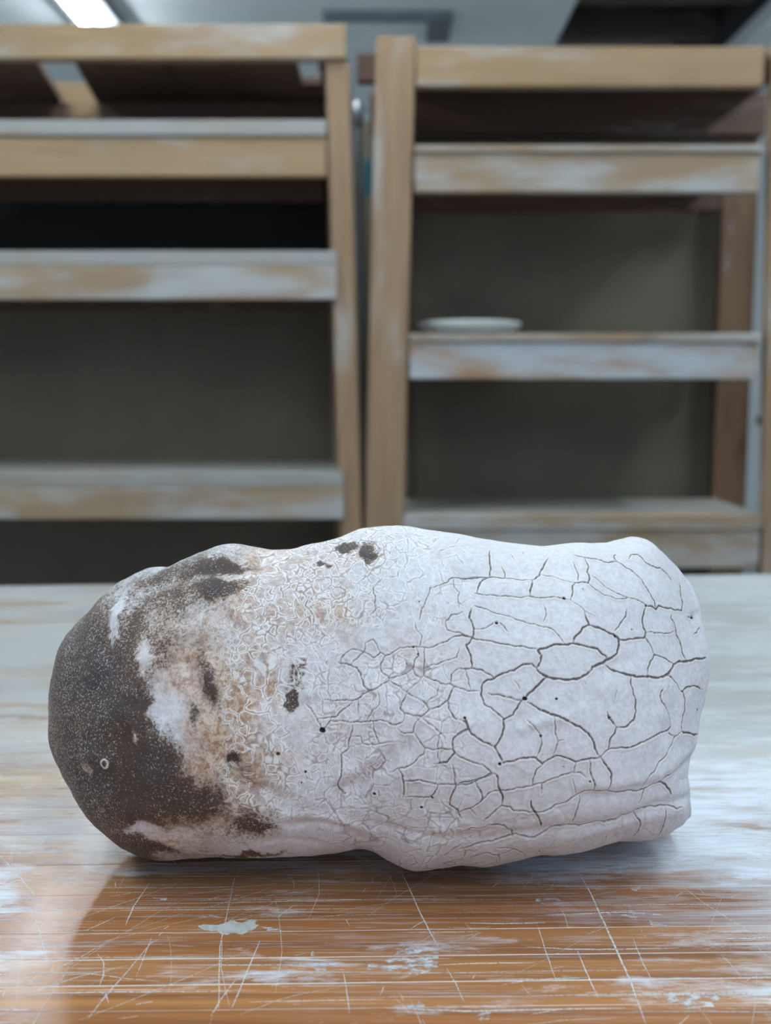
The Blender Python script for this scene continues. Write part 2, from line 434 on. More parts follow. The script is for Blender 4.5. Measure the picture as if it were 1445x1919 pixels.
WHITE='''40 40 40 40 41 42 50 49 47 47 54 61 70 70 70 78 82 84 86 89 90 90 90 90 90 90 90 90 90 90 90 90 90 90 90
40 40 40 40 41 42 42 50 47 47 54 61 70 70 70 76 82 84 86 90 90 90 90 90 90 90 90 90 90 90 90 90 90 90 90
24 40 40 40 40 42 43 50 49 47 54 63 70 70 70 74 81 84 87 90 90 90 90 90 90 90 90 90 90 90 90 90 90 90 90
24 38 40 40 40 41 43 50 50 47 50 62 70 70 70 72 77 81 86 90 90 90 90 90 90 90 90 90 90 90 90 90 90 90 90
15 24 38 40 40 40 42 46 46 46 46 62 69 70 70 70 72 78 85 90 90 90 90 90 90 90 90 90 90 90 90 90 90 90 90
15 15 26 38 40 41 41 40 37 36 58 68 70 70 70 72 79 83 87 90 90 90 90 90 90 90 90 90 90 90 90 90 90 90 90
10 12 18 28 37 49 48 44 43 53 66 69 70 70 73 78 80 84 87 90 90 90 90 90 90 90 90 90 90 90 90 90 90 90 90
4 8 10 13 20 34 41 45 48 59 68 70 73 76 77 80 80 84 87 90 90 90 90 90 90 90 90 90 90 90 90 90 90 90 90
1 2 4 4 6 20 32 41 47 59 68 70 73 75 77 81 85 87 89 90 90 90 90 90 90 90 90 90 90 90 90 90 90 90 90
0 0 0 0 0 11 25 37 40 57 67 70 72 73 76 85 90 90 90 90 90 90 90 90 90 90 90 90 90 90 90 90 90 90 90
0 0 0 0 0 5 15 29 40 56 67 70 74 79 82 88 90 90 90 90 90 90 90 90 90 90 90 90 90 90 90 90 90 90 90
0 0 0 0 0 0 6 21 39 55 65 69 70 74 80 82 90 90 90 90 90 90 90 90 90 90 90 90 90 90 90 90 90 90 90
0 0 0 0 0 0 3 13 38 47 56 65 70 74 80 82 89 90 90 90 90 90 90 90 90 90 90 90 90 90 90 90 90 90 90
0 0 0 0 0 0 3 12 30 38 47 62 75 80 80 80 81 84 87 90 90 90 90 90 90 90 90 90 90 90 90 90 90 90 90
0 0 0 0 0 0 4 12 22 30 45 57 72 84 88 88 88 89 90 90 90 90 90 90 90 90 90 90 90 90 90 90 90 90 90
0 0 0 2 6 14 18 21 34 43 54 64 74 85 90 90 90 90 90 90 90 90 90 90 90 90 90 90 90 90 90 90 90 90 90
0 0 4 6 17 25 25 34 51 55 60 68 77 85 90 90 90 90 90 90 90 90 90 90 90 90 90 90 90 90 90 90 90 90 90
0 4 5 16 21 23 29 50 60 60 62 70 79 87 90 90 90 90 90 90 90 90 90 90 90 90 90 90 90 90 90 90 90 90 90
4 4 16 19 23 26 35 55 60 60 63 73 79 87 90 90 90 90 90 90 90 90 90 90 90 90 90 90 90 90 90 90 90 90 90'''
TAN='''8 7 7 5 3 3 0 1 7 12 23 35 27 25 30 30 26 22 19 12 9 7 4 3 1 1 3 4 6 8 9 8 8 5 5
9 8 7 7 3 3 3 0 7 12 23 35 41 25 30 30 26 22 19 11 8 6 4 3 0 1 2 4 6 8 9 8 6 5 5
10 9 8 7 5 3 3 0 2 8 23 37 41 24 28 30 29 22 16 10 8 6 4 2 0 1 2 4 5 8 8 6 5 5 6
10 11 9 7 7 3 3 0 0 6 19 39 42 29 28 30 29 22 16 10 8 6 4 2 0 1 2 3 4 4 5 5 5 6 6
10 10 11 9 7 5 4 3 4 8 22 50 48 37 32 31 29 22 16 10 8 6 4 3 1 1 1 1 0 1 3 5 6 7 7
10 10 10 11 11 11 11 11 13 23 47 50 43 40 39 37 29 22 15 10 10 9 9 9 8 6 4 3 1 1 3 4 5 4 4
10 10 10 10 13 19 18 22 28 35 42 43 41 40 40 38 30 25 21 17 15 14 12 11 9 7 4 2 0 0 1 0 0 0 0
7 8 10 10 11 13 17 26 38 45 41 44 42 37 34 33 30 26 23 19 16 12 9 5 4 3 2 1 0 0 0 0 0 0 0
5 6 9 10 10 10 15 26 45 54 50 50 42 33 30 30 30 26 23 19 14 10 6 1 0 0 0 0 0 1 3 4 5 6 8
4 4 8 10 10 10 14 25 43 54 61 53 40 32 30 29 26 24 22 19 14 10 5 1 0 0 0 0 0 4 7 10 12 14 12
3 3 7 10 10 10 14 21 27 46 64 55 41 34 30 28 20 20 20 19 15 11 7 3 2 1 1 0 0 5 9 13 15 18 18
3 3 7 10 10 10 13 19 20 43 63 64 44 29 28 27 20 19 19 18 16 14 12 10 8 6 4 2 0 3 5 7 8 10 12
4 4 7 10 10 10 10 11 20 37 60 59 40 26 20 20 20 17 13 10 10 10 10 10 8 6 4 2 0 3 5 7 8 8 10
5 5 8 10 10 10 10 12 29 53 67 58 40 26 20 22 29 22 15 10 10 10 10 10 8 6 4 2 0 3 5 6 7 7 8
6 8 10 10 10 10 10 13 30 56 55 46 31 17 12 12 14 12 11 10 10 10 10 10 10 10 9 8 8 8 8 8 8 10 10
10 10 10 10 10 10 15 25 31 45 44 36 22 12 10 10 10 10 10 10 10 10 10 10 10 10 10 10 10 10 10 10 10 10 10
10 10 10 10 10 10 22 30 31 35 31 23 14 10 10 10 10 10 10 10 10 10 10 10 10 10 10 10 10 10 10 10 10 10 10
10 10 10 10 10 14 28 30 30 27 18 10 10 10 10 10 10 10 10 10 10 10 10 10 10 10 10 10 10 10 10 10 10 10 10
10 10 10 10 13 22 30 30 30 27 17 10 10 10 10 10 10 10 10 10 10 10 10 10 10 10 10 10 10 10 10 10 10 10 10'''
ST_A=[-163.5,-163.5,-163.6,-163.2,-162.7,-162.0,-161.1,-159.9,-158.5,-156.9,-155.1,-153.0,-150.8,-148.4,-145.8,-143.0,-140.1,-137.0,-133.8,-130.3,-126.7,-122.8,-118.9,-114.7,-110.4,-106.0,-101.5,-96.8,-92.1,-87.2,-82.2,-77.2,-72.0,-66.7,-61.4,-56.0,-50.6,-45.1,-39.6,-34.0,-28.4,-22.8,-17.1,-11.4,-5.7,0.0,5.8,11.5,17.2,22.8,28.4,34.0,39.6,45.0,50.5,55.8,61.1,66.3,71.4,76.4,81.4,86.3,91.2,96.0,100.7,105.3,109.8,114.2,118.5,122.7,126.7,130.5,134.0,137.5,140.7,143.8,146.7,149.3,151.8,154.0,156.0,157.7,159.1,160.2,161.2,162.0,162.6,163.1,163.3,163.3]
ST_T=[-10.4,-6.9,-0.6,2.0,5.7,10.5,14.6,17.6,19.8,22.0,24.2,26.0,28.3,30.2,32.1,33.9,37.3,40.7,44.0,47.6,49.3,51.0,52.7,54.4,54.7,54.6,56.2,58.2,60.1,62.2,64.1,65.2,65.4,64.5,63.7,62.8,62.9,63.3,64.8,66.1,67.1,68.7,71.3,73.1,73.9,74.3,74.1,73.6,72.9,72.1,71.3,70.3,68.9,68.0,67.3,66.5,65.8,65.2,64.6,64.2,64.7,65.3,65.9,66.1,66.3,66.7,67.3,68.6,69.7,70.7,70.6,69.4,66.9,64.5,62.2,60.0,58.0,55.4,52.9,50.3,47.1,41.6,34.7,26.4,21.2,17.0,13.8,11.5,7.9,6.7]
ST_B=[-8.9,-12.6,-19.8,-24.4,-29.0,-33.8,-36.4,-39.2,-41.9,-44.1,-46.6,-49.4,-52.5,-55.8,-59.2,-62.5,-66.0,-68.6,-71.4,-74.0,-76.8,-79.5,-81.2,-82.9,-84.0,-84.9,-85.0,-84.5,-84.0,-83.7,-83.1,-82.9,-82.8,-82.6,-82.4,-82.2,-82.0,-81.8,-81.8,-81.8,-81.5,-81.0,-79.7,-79.2,-80.6,-83.8,-86.5,-88.6,-88.8,-88.0,-87.4,-86.5,-86.5,-86.9,-86.2,-85.2,-84.1,-82.8,-81.8,-81.7,-81.4,-80.7,-80.0,-79.2,-77.9,-77.0,-76.4,-76.7,-76.7,-76.5,-76.0,-75.5,-74.8,-73.4,-72.1,-70.9,-68.9,-66.9,-58.0,-35.3,-31.0,-27.0,-19.6,-12.6,-6.3,-0.9,3.6,6.9,9.3,10.1]
ST_D=[0.0,3.3,6.7,10.0,13.3,16.6,19.8,23.1,26.2,29.4,32.5,35.5,38.5,41.4,44.2,46.9,49.6,52.2,54.7,57.1,59.4,61.5,63.6,65.5,67.3,69.0,70.5,71.8,72.9,73.8,74.4,74.7,74.8,74.6,74.0,73.2,72.3,71.5,70.8,70.3,70.2,70.4,70.9,71.6,72.5,73.5,74.4,75.3,76.1,76.7,77.1,77.4,77.6,77.8,77.9,77.9,78.0,78.0,78.0,78.0,77.8,77.3,76.6,75.6,74.4,73.1,71.5,69.7,67.8,65.6,63.3,60.9,58.3,55.6,52.7,49.8,46.7,43.5,40.2,36.8,33.4,29.9,26.3,22.6,18.9,15.2,11.4,7.6,3.8,0.0]
ST_C=[4.0,4.0,4.0,3.9,3.8,3.7,3.6,3.5,3.3,3.2,3.0,2.8,2.5,2.3,2.0,1.7,1.4,1.1,0.7,0.4,0.0,-0.4,-0.8,-1.2,-1.6,-2.1,-2.5,-3.0,-3.5,-4.0,-4.5,-5.0,-5.5,-6.0,-6.0,-6.0,-6.0,-6.0,-6.0,-6.0,-6.0,-6.0,-6.0,-6.0,-6.0,-6.0,-6.0,-6.0,-6.0,-6.0,-6.0,-6.0,-6.0,-6.0,-6.0,-6.0,-6.0,-6.0,-6.0,-6.0,-5.8,-5.2,-4.4,-3.4,-2.3,-1.2,0.0,1.2,2.5,3.8,5.1,6.4,7.6,8.9,10.1,11.3,12.4,13.4,14.4,15.3,16.2,17.0,17.7,18.3,18.8,19.2,19.6,19.8,20.0,20.0]
SCR=[([(0.0069,0.485),(0.0109,0.466),(0.0151,0.4436),(0.0185,0.4275),(0.0218,0.4145)],0.0006),
([(0.0915,0.485),(0.0932,0.4608),(0.0939,0.4342),(0.0945,0.4104),(0.095,0.3889),(0.0941,0.3615)],0.0008),
([(0.0783,0.4114),(0.0792,0.3926),(0.0803,0.3771)],0.0005),
([(0.0242,0.3984),(0.0272,0.387),(0.0294,0.3754)],0.0004),
([(0.0649,0.432),(0.0654,0.4125),(0.0661,0.3889)],0.0004),
([(0.1034,0.4209),(0.1028,0.4043),(0.1033,0.3889)],0.0004),
([(0.0645,0.4686),(0.0728,0.4835)],0.0004),
([(0.1371,0.466),(0.1424,0.4508),(0.1501,0.4342),(0.1587,0.4231)],0.0004),
([(-0.1552,0.4459),(-0.1456,0.4253),(-0.1349,0.4013)],0.0004),
([(-0.189,0.4994),(-0.1752,0.4822),(-0.1586,0.4583)],0.0004),
([(-0.1112,0.432),(-0.1116,0.4484),(-0.1096,0.4713)],0.0005),
([(-0.1085,0.3644),(-0.1057,0.3798),(-0.1016,0.3965),(-0.0969,0.4188)],0.0004),
([(-0.0569,0.3711),(-0.0548,0.3926),(-0.0522,0.4198)],0.0005),
([(-0.1271,0.4275),(-0.1175,0.4388)],0.0004),
([(-0.0616,0.3694),(-0.065,0.3926),(-0.068,0.4145),(-0.0707,0.4766)],0.0004),
([(-0.0469,0.4388),(-0.0409,0.4496)],0.0005),
([(-0.0168,0.3965),(-0.0147,0.3816),(-0.0132,0.3677)],0.0004),
([(-0.1171,0.4094),(-0.1126,0.4023),(-0.1103,0.3926),(-0.1101,0.3852)],0.0004),
([(-0.0975,0.3926),(-0.0976,0.4166),(-0.0941,0.4209)],0.0003),
([(-0.1336,0.3945),(-0.1233,0.4063),(-0.1141,0.4209)],0.0004),
([(-0.1461,0.3798),(-0.1346,0.3816),(-0.1194,0.3926),(-0.1025,0.4003)],0.0004),
([(-0.1389,0.3794),(-0.1262,0.3809),(-0.1061,0.3816),(-0.0818,0.3819),(-0.0585,0.3821)],0.0006),
([(-0.1299,0.3926),(-0.1168,0.3945),(-0.1002,0.3908),(-0.0874,0.3889)],0.0004),
([(-0.1427,0.3702),(-0.1307,0.3697)],0.0008),
([(-0.0813,0.4007),(-0.0579,0.4007),(-0.0367,0.4009),(-0.0154,0.4011)],0.0005),
([(0.0072,0.4261),(0.0224,0.4264),(0.0399,0.4266)],0.0006),
([(0.0393,0.3904),(0.0621,0.3904),(0.079,0.3917)],0.0006),
([(0.0581,0.4145),(0.0763,0.4125),(0.0938,0.4125),(0.1203,0.4135)],0.0008),
([(0.0212,0.4007),(0.0372,0.4019),(0.0597,0.4023)],0.0007),
([(0.1413,0.4209),(0.1537,0.4213),(0.1614,0.4226)],0.001),
([(0.0697,0.4412),(0.0885,0.4421),(0.1005,0.4436),(0.1199,0.4417)],0.0009),
([(0.0342,0.4338),(0.0548,0.4335),(0.0687,0.4342)],0.0008),
([(-0.0001,0.3711),(0.0294,0.3691),(0.0592,0.3702),(0.089,0.3711)],0.0008),
([(0.069,0.4699),(0.086,0.4678),(0.1018,0.4673)],0.0006)]
PATCH1=[(-0.0801,0.4315),(-0.0777,0.4326),(-0.0735,0.4315),(-0.0703,0.4331),(-0.0661,0.4358),(-0.0619,0.4342),(-0.0585,0.4342),(-0.0577,0.437),(-0.0556,0.4365),(-0.0557,0.4331),(-0.0544,0.432),(-0.056,0.4286),(-0.0586,0.4264),(-0.0606,0.4242),(-0.0637,0.4264),(-0.0668,0.4244),(-0.0691,0.4248),(-0.0712,0.4275),(-0.0763,0.4279)]
SMEARS=[[(-0.0001,0.4043),(0.0042,0.4094),(0.0087,0.4145),(0.0141,0.4141),(0.0152,0.4125),(0.0108,0.4114),(0.0075,0.4083),(0.0063,0.4023),(0.0094,0.3984),(0.0147,0.3994),(0.0202,0.4023),(0.0193,0.4114),(0.0217,0.4125),(0.0221,0.4023),(0.0188,0.3965),(0.0135,0.393),(0.0062,0.3945),(-0.0001,0.3961),(-0.0064,0.3974),(-0.0086,0.4003)],
[(0.1051,0.4892),(0.1119,0.4912),(0.1169,0.4878),(0.1144,0.4822),(0.1082,0.4799),(0.1031,0.4827)],
[(0.1135,0.4673),(0.1167,0.4678),(0.1165,0.4644),(0.1133,0.4639)],
[(0.0341,0.3664),(0.0373,0.3694),(0.0387,0.3677),(0.0368,0.3636),(0.0343,0.3631)],
[(0.0089,0.3731),(0.0129,0.3754),(0.0148,0.3728),(0.0128,0.3708),(0.0093,0.3711)],
[(-0.0574,0.3965),(-0.0516,0.4013),(-0.0408,0.3994),(-0.0361,0.3945),(-0.0422,0.3917),(-0.0516,0.3926)],
[(-0.0302,0.4145),(-0.0293,0.4145),(-0.0288,0.4043),(-0.0297,0.4043)],
[(-0.0314,0.4013),(-0.0219,0.4023),(-0.0206,0.3974),(-0.0279,0.3965)],
[(-0.1046,0.457),(-0.1007,0.4583),(-0.0981,0.4545),(-0.1021,0.4533)],
[(-0.1732,0.507),(-0.1699,0.5179),(-0.1716,0.5211),(-0.1738,0.5132)],
[(-0.1088,0.3802),(-0.1077,0.3816),(-0.1056,0.3794),(-0.1053,0.3763),(-0.1069,0.3766)],
[(-0.0529,0.4308),(-0.0448,0.4293),(-0.0435,0.4275),(-0.0504,0.4284)],
[(0.0932,0.4424),(0.1007,0.4445),(0.1123,0.444),(0.1197,0.4412),(0.1086,0.4384),(0.0985,0.4398)],
[(0.0671,0.4558),(0.0769,0.457),(0.0832,0.452),(0.0779,0.4488),(0.0699,0.4508)],
[(0.1128,0.4365),(0.1197,0.432),(0.1202,0.4297),(0.1141,0.4324)],
[(0.1016,0.378),(0.1116,0.3816),(0.1263,0.3798),(0.1221,0.3728),(0.1088,0.3711)],
[(0.1187,0.3711),(0.1337,0.3745),(0.1432,0.3719),(0.1405,0.3644),(0.1259,0.3628),(0.1181,0.366)]]

# ------------------------------------------------------------------ racks
def rack_left():
    e = empty('shelving_rack', (-.7, 2.68, 0), 'pale pine shelving rack on the left with empty dusty shelves', 'shelf rack', 'pine shelving racks')
    yf, yb = 2.47, 2.88; xl = -1.72
    kinked('post', ((-.107,-.057,0),(-.105,-.055,.62),(-.134,-.080,1.683)), yf+.001, yf+.09, PINE_V, e)
    for x in (-.155,): lean('post', -.125, -.075, -.155, -.105, yb-.045, yb, 0, 1.66, PINE_V, e)
    for y in (yf+.001, yb-.045): lean('post', xl, xl+.089, xl, xl+.089, y, y+.045, 0, 1.683, PINE_V, e)
    box('top_rail', xl, -.088, yf-.012, yf+.026, 1.684, 1.757, PINE, e, .004, 2)
    box('top_rail', xl, -.12, yb-.0, yb+.038, 1.655, 1.748, PINE, e, .004, 2)
    box('back_rail', xl, -.815, yb-.045, yb-.01, 1.640, 1.687, SHADEWOOD, e, .003)  # dark strips added for the shade under the deck, either side of the gap
    box('back_rail', -.735, -.16, yb-.045, yb-.01, 1.640, 1.687, SHADEWOOD, e, .003)
    # deck boards over the top, laid front to back, one missing
    for a, b, y1 in ((xl,-1.5,yb-.05),(-1.498,-1.28,yb-.05),(-1.278,-1.05,yb-.05),(-.498,-.20,yb-.05),(-.152,-.10,yb-.05)):
        box('deck_board', a, b, yf+.03, yb-.003, 1.688, 1.706, SHADEWOOD, e, .001)
    for a0, b0, a1, b1 in ((-1.048,-.785,-1.048,-.835),(-.700,-.50,-.745,-.50)):
        prism('deck_board', [(a0,yf+.03,1.688),(b0,yf+.03,1.688),(b1,yb-.003,1.688),(a1,yb-.003,1.688),(a0,yf+.03,1.706),(b0,yf+.03,1.706),(b1,yb-.003,1.706),(a1,yb-.003,1.706)], SHADEWOOD, e, .001)
    box('deck_board', -.198, -.154, 2.68, yb-.003, 1.688, 1.706, SHADEWOOD, e, .001)
    for zt, zb, rb, xr, ov in ((1.555,1.521,1.434,-.132,0),(1.269,1.237,1.160,-.110,0),(.767,.733,.658,-.097,0),(.330,.296,.210,-.09,0)):
        box('shelf_board', xl+.02, xr, yf-.006, yb-.046, zb, zt, BOARD, e, .004, 2)
        m = {1.555: PINE, 1.269: PINE_DUST}.get(zt, PINE_DUST)
        box('shelf_rail', xl, xr, yf+.002-(.012 if zt < 1.5 else 0), yf+.036-(.036 if zt < 1.5 else 0), rb, zb-.001, m, e, .004, 2)
        box('back_rail', xl+.09, -.16, yb-.083, yb-.047, rb, zb-.001, SHADEWOOD, e, .003)
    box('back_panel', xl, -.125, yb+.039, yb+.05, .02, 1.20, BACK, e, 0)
    box('back_panel', xl, -.125, yb+.039, yb+.05, 1.201, 1.70, BACK_SHADE, e, 0)['label'] = 'upper back panel, coloured near-black as compartment shade'
    return e
rack_left()
def rack_right():
    e = empty('shelving_rack', (.42, 2.68, 0), 'pine shelving rack on the right holding one white disc', 'shelf rack', 'pine shelving racks')
    yf, yb = 2.47, 2.88; xr = .955
    kinked('post', ((-.046,.044,0),(-.048,.042,.62),(-.021,.067,1.736)), yf, yf+.040, PINE_V, e)
    lean('post', .895, .985, .862, .95, yf, yf+.040, 0, 1.72, PINE_V, e)
    lean('post', -.03, .06, -.03, .06, yb, yb+.038, 0, 1.70, PINE_V, e)
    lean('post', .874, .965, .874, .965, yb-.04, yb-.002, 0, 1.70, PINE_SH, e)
    box('top_rail', .068, .842, yf+.003, yf+.040, 1.629, 1.714, PINE, e, .004, 2)
    box('top_brace', -.064, .86, yf+.042, yf+.078, 1.650, 1.712, SHADEWOOD, e, .004, 2)
    box('top_rail', -.04, .965, yb-.078, yb-.041, 1.60, 1.70, SHADEWOOD, e, .004, 2)
    for a, b in ((-.02,.22),(.222,.47),(.472,.71),(.712,.955)):
        box('deck_board', a, b, yf+.08, yb+.03, 1.714, 1.730, SHADEWOOD, e, .001)
    for zt, zb, rb, x0, x1, m in ((1.501,1.486,1.399,.066,.845,PINE_DUST),(1.085,1.066,.981,.055,.858,PINE_CLAY),(.667,.633,.541,.043,.880,PINE_DUST),(.25,.22,.13,.03,.88,PINE_DUST)):
        box('shelf_board', x0-.03, x1, yf+.041, yb-.045, zb-.001, zt, BOARD, e, .003, 2)
        box('board_lip', x0, x1, yf-.004, yf+.0405, zb, zt, PINE_DUST, e, .003, 2)
        box('shelf_rail', x0, x1-.003, yf+.003, yf+.039, rb, zb-.001, m, e, .004, 2)
        box('back_rail', -.03, .86, yb-.078, yb-.041, rb+.012, zb-.002, SHADEWOOD, e, .003)
    box('back_panel', -.066, .955, yb+.04, yb+.05, .02, 1.66, BACK, e, 0)
    return e
rack_right()

# white plaster disc on the middle shelf of the right rack
PLAST = plain('plaster', (.62,.64,.60), .8, 25, .05)
bm = bmesh.new(); prof = [(0,.001),(.085,.001),(.098,.004),(.112,.013),(.1225,.022),(.125,.027),(.1235,.031),(.116,.0325),(.09,.033),(0,.033)]
vs = [bm.verts.new((r, 0, z)) for r, z in prof]
es = [bm.edges.new((a, b)) for a, b in zip(vs, vs[1:])]
bmesh.ops.spin(bm, geom=vs+es, cent=(0,0,0), axis=(0,0,1), angle=2*math.pi, steps=64, use_merge=True)
bmesh.ops.remove_doubles(bm, verts=bm.verts[:], dist=1e-5); bmesh.ops.recalc_face_normals(bm, faces=bm.faces[:])
for f in bm.faces: f.smooth = True
me = bpy.data.meshes.new('plaster_disc'); bm.to_mesh(me); bm.free()
pd = link('plaster_disc', me, PLAST); pd.location = (.203, 2.62, 1.0855)
tag(pd, 'round white plaster disc lying on the middle shelf of the right rack', 'disc')

# metal poles beside the racks
pole = empty('metal_pole', (-.071, 2.72, 0), 'dark grey metal pole standing in the gap between the two racks', 'pole', 'metal poles beside the racks')
o = link('tube', tube_mesh('tube', [(0,0,0.003),(0,0,.8),(0,0,1.62),(0,.004,1.64),(0,.010,1.65)], [.014,.014,.014,.0125,.007]), plain('pole_paint', (.075,.077,.08), .5, 10), pole)
o.matrix_parent_inverse = Matrix.Identity(4)
o = link('pole_cap', tube_mesh('pole_cap', [(0,0,1.600),(0,0,1.635),(0,.002,1.652),(0,.004,1.660)], [.0165,.0165,.013,.005]), METAL, pole)
o.matrix_parent_inverse = Matrix.Identity(4); o['label'] = 'bright metal cap'
box('teal_tag', -.052, -.034, 2.705, 2.709, 1.43, 1.52, plain('teal_plastic', (.01,.12,.17), .5), None, .0008)
tag(bpy.data.objects['teal_tag'], 'small teal tag beside the grey pole in the gap between racks', 'tag')
bpy.data.objects['teal_tag'].parent = pole; bpy.data.objects['teal_tag'].matrix_parent_inverse = Matrix.Translation(pole.location).inverted()
del bpy.data.objects['teal_tag']['category']
bpy.data.objects['teal_tag']['label'] = 'teal plastic tag'
pole2 = empty('metal_pole', (1.012, 2.80, 0), 'pale grey metal pole behind the right edge of the right rack', 'pole', 'metal poles beside the racks')
o = link('tube', tube_mesh('tube', [(0,0,.003),(0,0,1.5)], .016), METAL, pole2); o.matrix_parent_inverse = Matrix.Identity(4)
o = link('clamp', tube_mesh('clamp', [(-.028,-.005,.862),(-.026,-.005,.888)], .017), METAL, pole2); o.matrix_parent_inverse = Matrix.Identity(4)

# ------------------------------------------------------------------ the workbench
TZ = .740
def table_wood():
    t = NT('worn_bench_wood'); r = t.rand(); p = t.n('ShaderNodeNewGeometry').outputs['Position']
    off = t.n('ShaderNodeCombineXYZ', {0: t.math('MULTIPLY', r, 11.), 1: 0., 2: t.math('MULTIPLY', r, 3.)}).outputs[0]
    v = t.n('ShaderNodeVectorMath', {0: p, 1: off}, operation='ADD').outputs[0]
    g = t.noise(t.mapv(v, (4, 170, 30)), 1.0, 8, .62, .35)
    g2 = t.noise(t.mapv(v, (1.3, 26, 8)), 1.0, 4, .55, .5)
    c = t.mix(t.rng(g2, .33, .68), (.37,.135,.040), (.56,.26,.088))
    c = t.mix(t.rng(g, .42, .72, 0, .8), c, (.19,.072,.030))
    g3 = t.noise(t.mapv(v, (2, 60, 10)), 1.0, 5, .6, .3); c = t.mix(t.rng(g3, .52, .70, 0, .6), c, (.21,.085,.040))
    c = t.mix(t.math('MULTIPLY', r, .35), c, (.30,.13,.05))
    bl = t.rng(t.n('ShaderNodeSeparateXYZ', {0: p}).outputs[1], .42, .62, 0, .72)
    c = t.mix(bl, c, t.mix(t.rng(g2, .3, .7), (.22,.185,.15), (.36,.29,.19)))
    # worn pale clay film: more of it away from the working edge and to the right
    s = t.n('ShaderNodeSeparateXYZ', {0: p})
    wear = t.math('ADD', t.rng(s.outputs[1], .48, .74, 0, .25), t.rng(s.outputs[0], .08, .22, 0, .15))
    wear = t.math('ADD', wear, t.math('MULTIPLY', t.math('SUBTRACT', t.rand(), .5), .16))
    wear = t.math('ADD', wear, t.math('MULTIPLY', t.math('SUBTRACT', t.noise(t.mapv(p, (2.2,7,1)), 1., 3), .5), .34))
    d1 = t.noise(t.mapv(p, (5, 55, 1)), 1.0, 8, .68, .8)
    d2 = t.noise(t.mapv(p, (9, 16, 1)), 1.0, 6, .62, .6)
    d3 = t.noise(t.mapv(p, (30, 900, 1)), 1.0, 3, .6)
    dd = t.math('ADD', t.math('ADD', t.math('MULTIPLY', d1, .55), t.math('MULTIPLY', d2, .45)), t.math('MULTIPLY', t.math('SUBTRACT', d3, .5), .30))
    dm = t.math('MULTIPLY', t.rng(t.math('ADD', dd, wear), .50, .80), t.rng(s.outputs[1], .45, .7, .86, .74))
    fine = t.rng(t.noise(t.mapv(p, (16, 1100, 1)), 1.0, 4, .65), .54, .68, 0, .55)
    fine = t.math('MULTIPLY', fine, t.rng(t.noise(t.mapv(p, (6, 25, 1)), 1.0, 4, .6), .40, .62, .15, 1))
    dm = t.math('MAXIMUM', dm, fine)
    c = t.mix(dm, c, t.mix(t.rng(s.outputs[1], .5, .8), (.66,.70,.76), (.35,.38,.39)))
    pt = t.math('ADD', t.math('MULTIPLY', t.noise(t.mapv(p, (10, 38, 1), (3,1,0)), 1.0, 9, .72, .5), .8), t.math('MULTIPLY', t.noise(t.mapv(p, (3.5, 9, 1)), 1.0, 2), .45))
    pt = t.math('ADD', pt, t.rng(s.outputs[0], -.25, .25, -.03, .06)); pm = t.rng(pt, .635, .76, 0, .9)
    pm = t.math('MULTIPLY', pm, t.rng(s.outputs[1], .5, .8, 1, .3))
    pm = t.math('MULTIPLY', pm, t.rng(t.noise(t.mapv(p, (60, 700, 1)), 1.0, 4, .7), .36, .54, .25, 1))
    c = t.mix(pm, c, (.74,.80,.88)); dm = t.math('MAXIMUM', dm, pm)
    t.set(Base_Color=c, Roughness=t.rng(dm, 0, 1, .26, .58), Specular_IOR_Level=.45, Coat_Weight=.12, Coat_Roughness=.13)
    t.bump(t.math('ADD', t.math('MULTIPLY', g, .6), t.math('MULTIPLY', dm, .35)), .22, .0007)
    return t.m
TW = table_wood()
DUSTM = plain('dried_clay', (.85,.87,.88), .9, 300, .08)
bench = empty('workbench', (0, .6, 0), 'worn wooden workbench of narrow strips with dried clay dust and scratches', 'table')
# strip seams as measured along the bench: y at x=0 and the slant, turning a little towards the far edge
ys = [-.12]; rnd = random.Random(5)
near = [.317, .3385, .3545, .3715, .3885, .4075, .4285]
y = -.12
while y < .30: y += rnd.uniform(.03,.04); ys.append(y)
ys[-1] = .299; ys += near
y = near[-1]
while y < 1.20: y += rnd.uniform(.028,.042); ys.append(y)
ys[-1] = 1.243
def slant(y): return .022 + .065*max(0, min(1, (y-.4)/.84))
X0, X1 = -1.15, 1.15; gap = .00028
planks = []
for i in range(len(ys)-1):
    a, b = ys[i], ys[i+1]; sa, sb = slant(a), slant(b); g0 = gap*rnd.choice((.1,.2,.5,.9,1.3))
    dz = rnd.uniform(0, .00012)
    pl = prism('plank', [(X0,a+sa*X0+g0,TZ-.04),(X1,a+sa*X1+g0,TZ-.04),(X1,b+sb*X1-g0,TZ-.04),(X0,b+sb*X0-g0,TZ-.04),
                    (X0,a+sa*X0+g0,TZ+dz),(X1,a+sa*X1+g0,TZ+dz),(X1,b+sb*X1-g0,TZ+dz),(X0,b+sb*X0-g0,TZ+dz)], TW, bench, .00012)
prism('seam_filler', [(X0+.002,-.118+.022*X0,TZ-.038),(X1-.002,-.118+.022*X1,TZ-.038),(X1-.002,1.240+.087*X1,TZ-.038),(X0+.002,1.240+.087*X0,TZ-.038),
     (X0+.002,-.118+.022*X0,TZ-.0001),(X1-.002,-.118+.022*X1,TZ-.0001),(X1-.002,1.240+.087*X1,TZ-.0001),(X0+.002,1.240+.087*X0,TZ-.0001)], DUSTM, bench, 0)['label'] = 'pale dried clay packed in the seams'
box('apron', -1.05, 1.05, .0, .03, TZ-.14, TZ-.0405, PINE, bench); box('apron', -1.05, 1.05, 1.06, 1.09, TZ-.14, TZ-.0405, PINE, bench)
for x in (-1.03, .94):
    for y in (.031, .969): box('leg', x, x+.09, y, y+.09, 0, TZ-.0405, PINE_V, bench, .004)

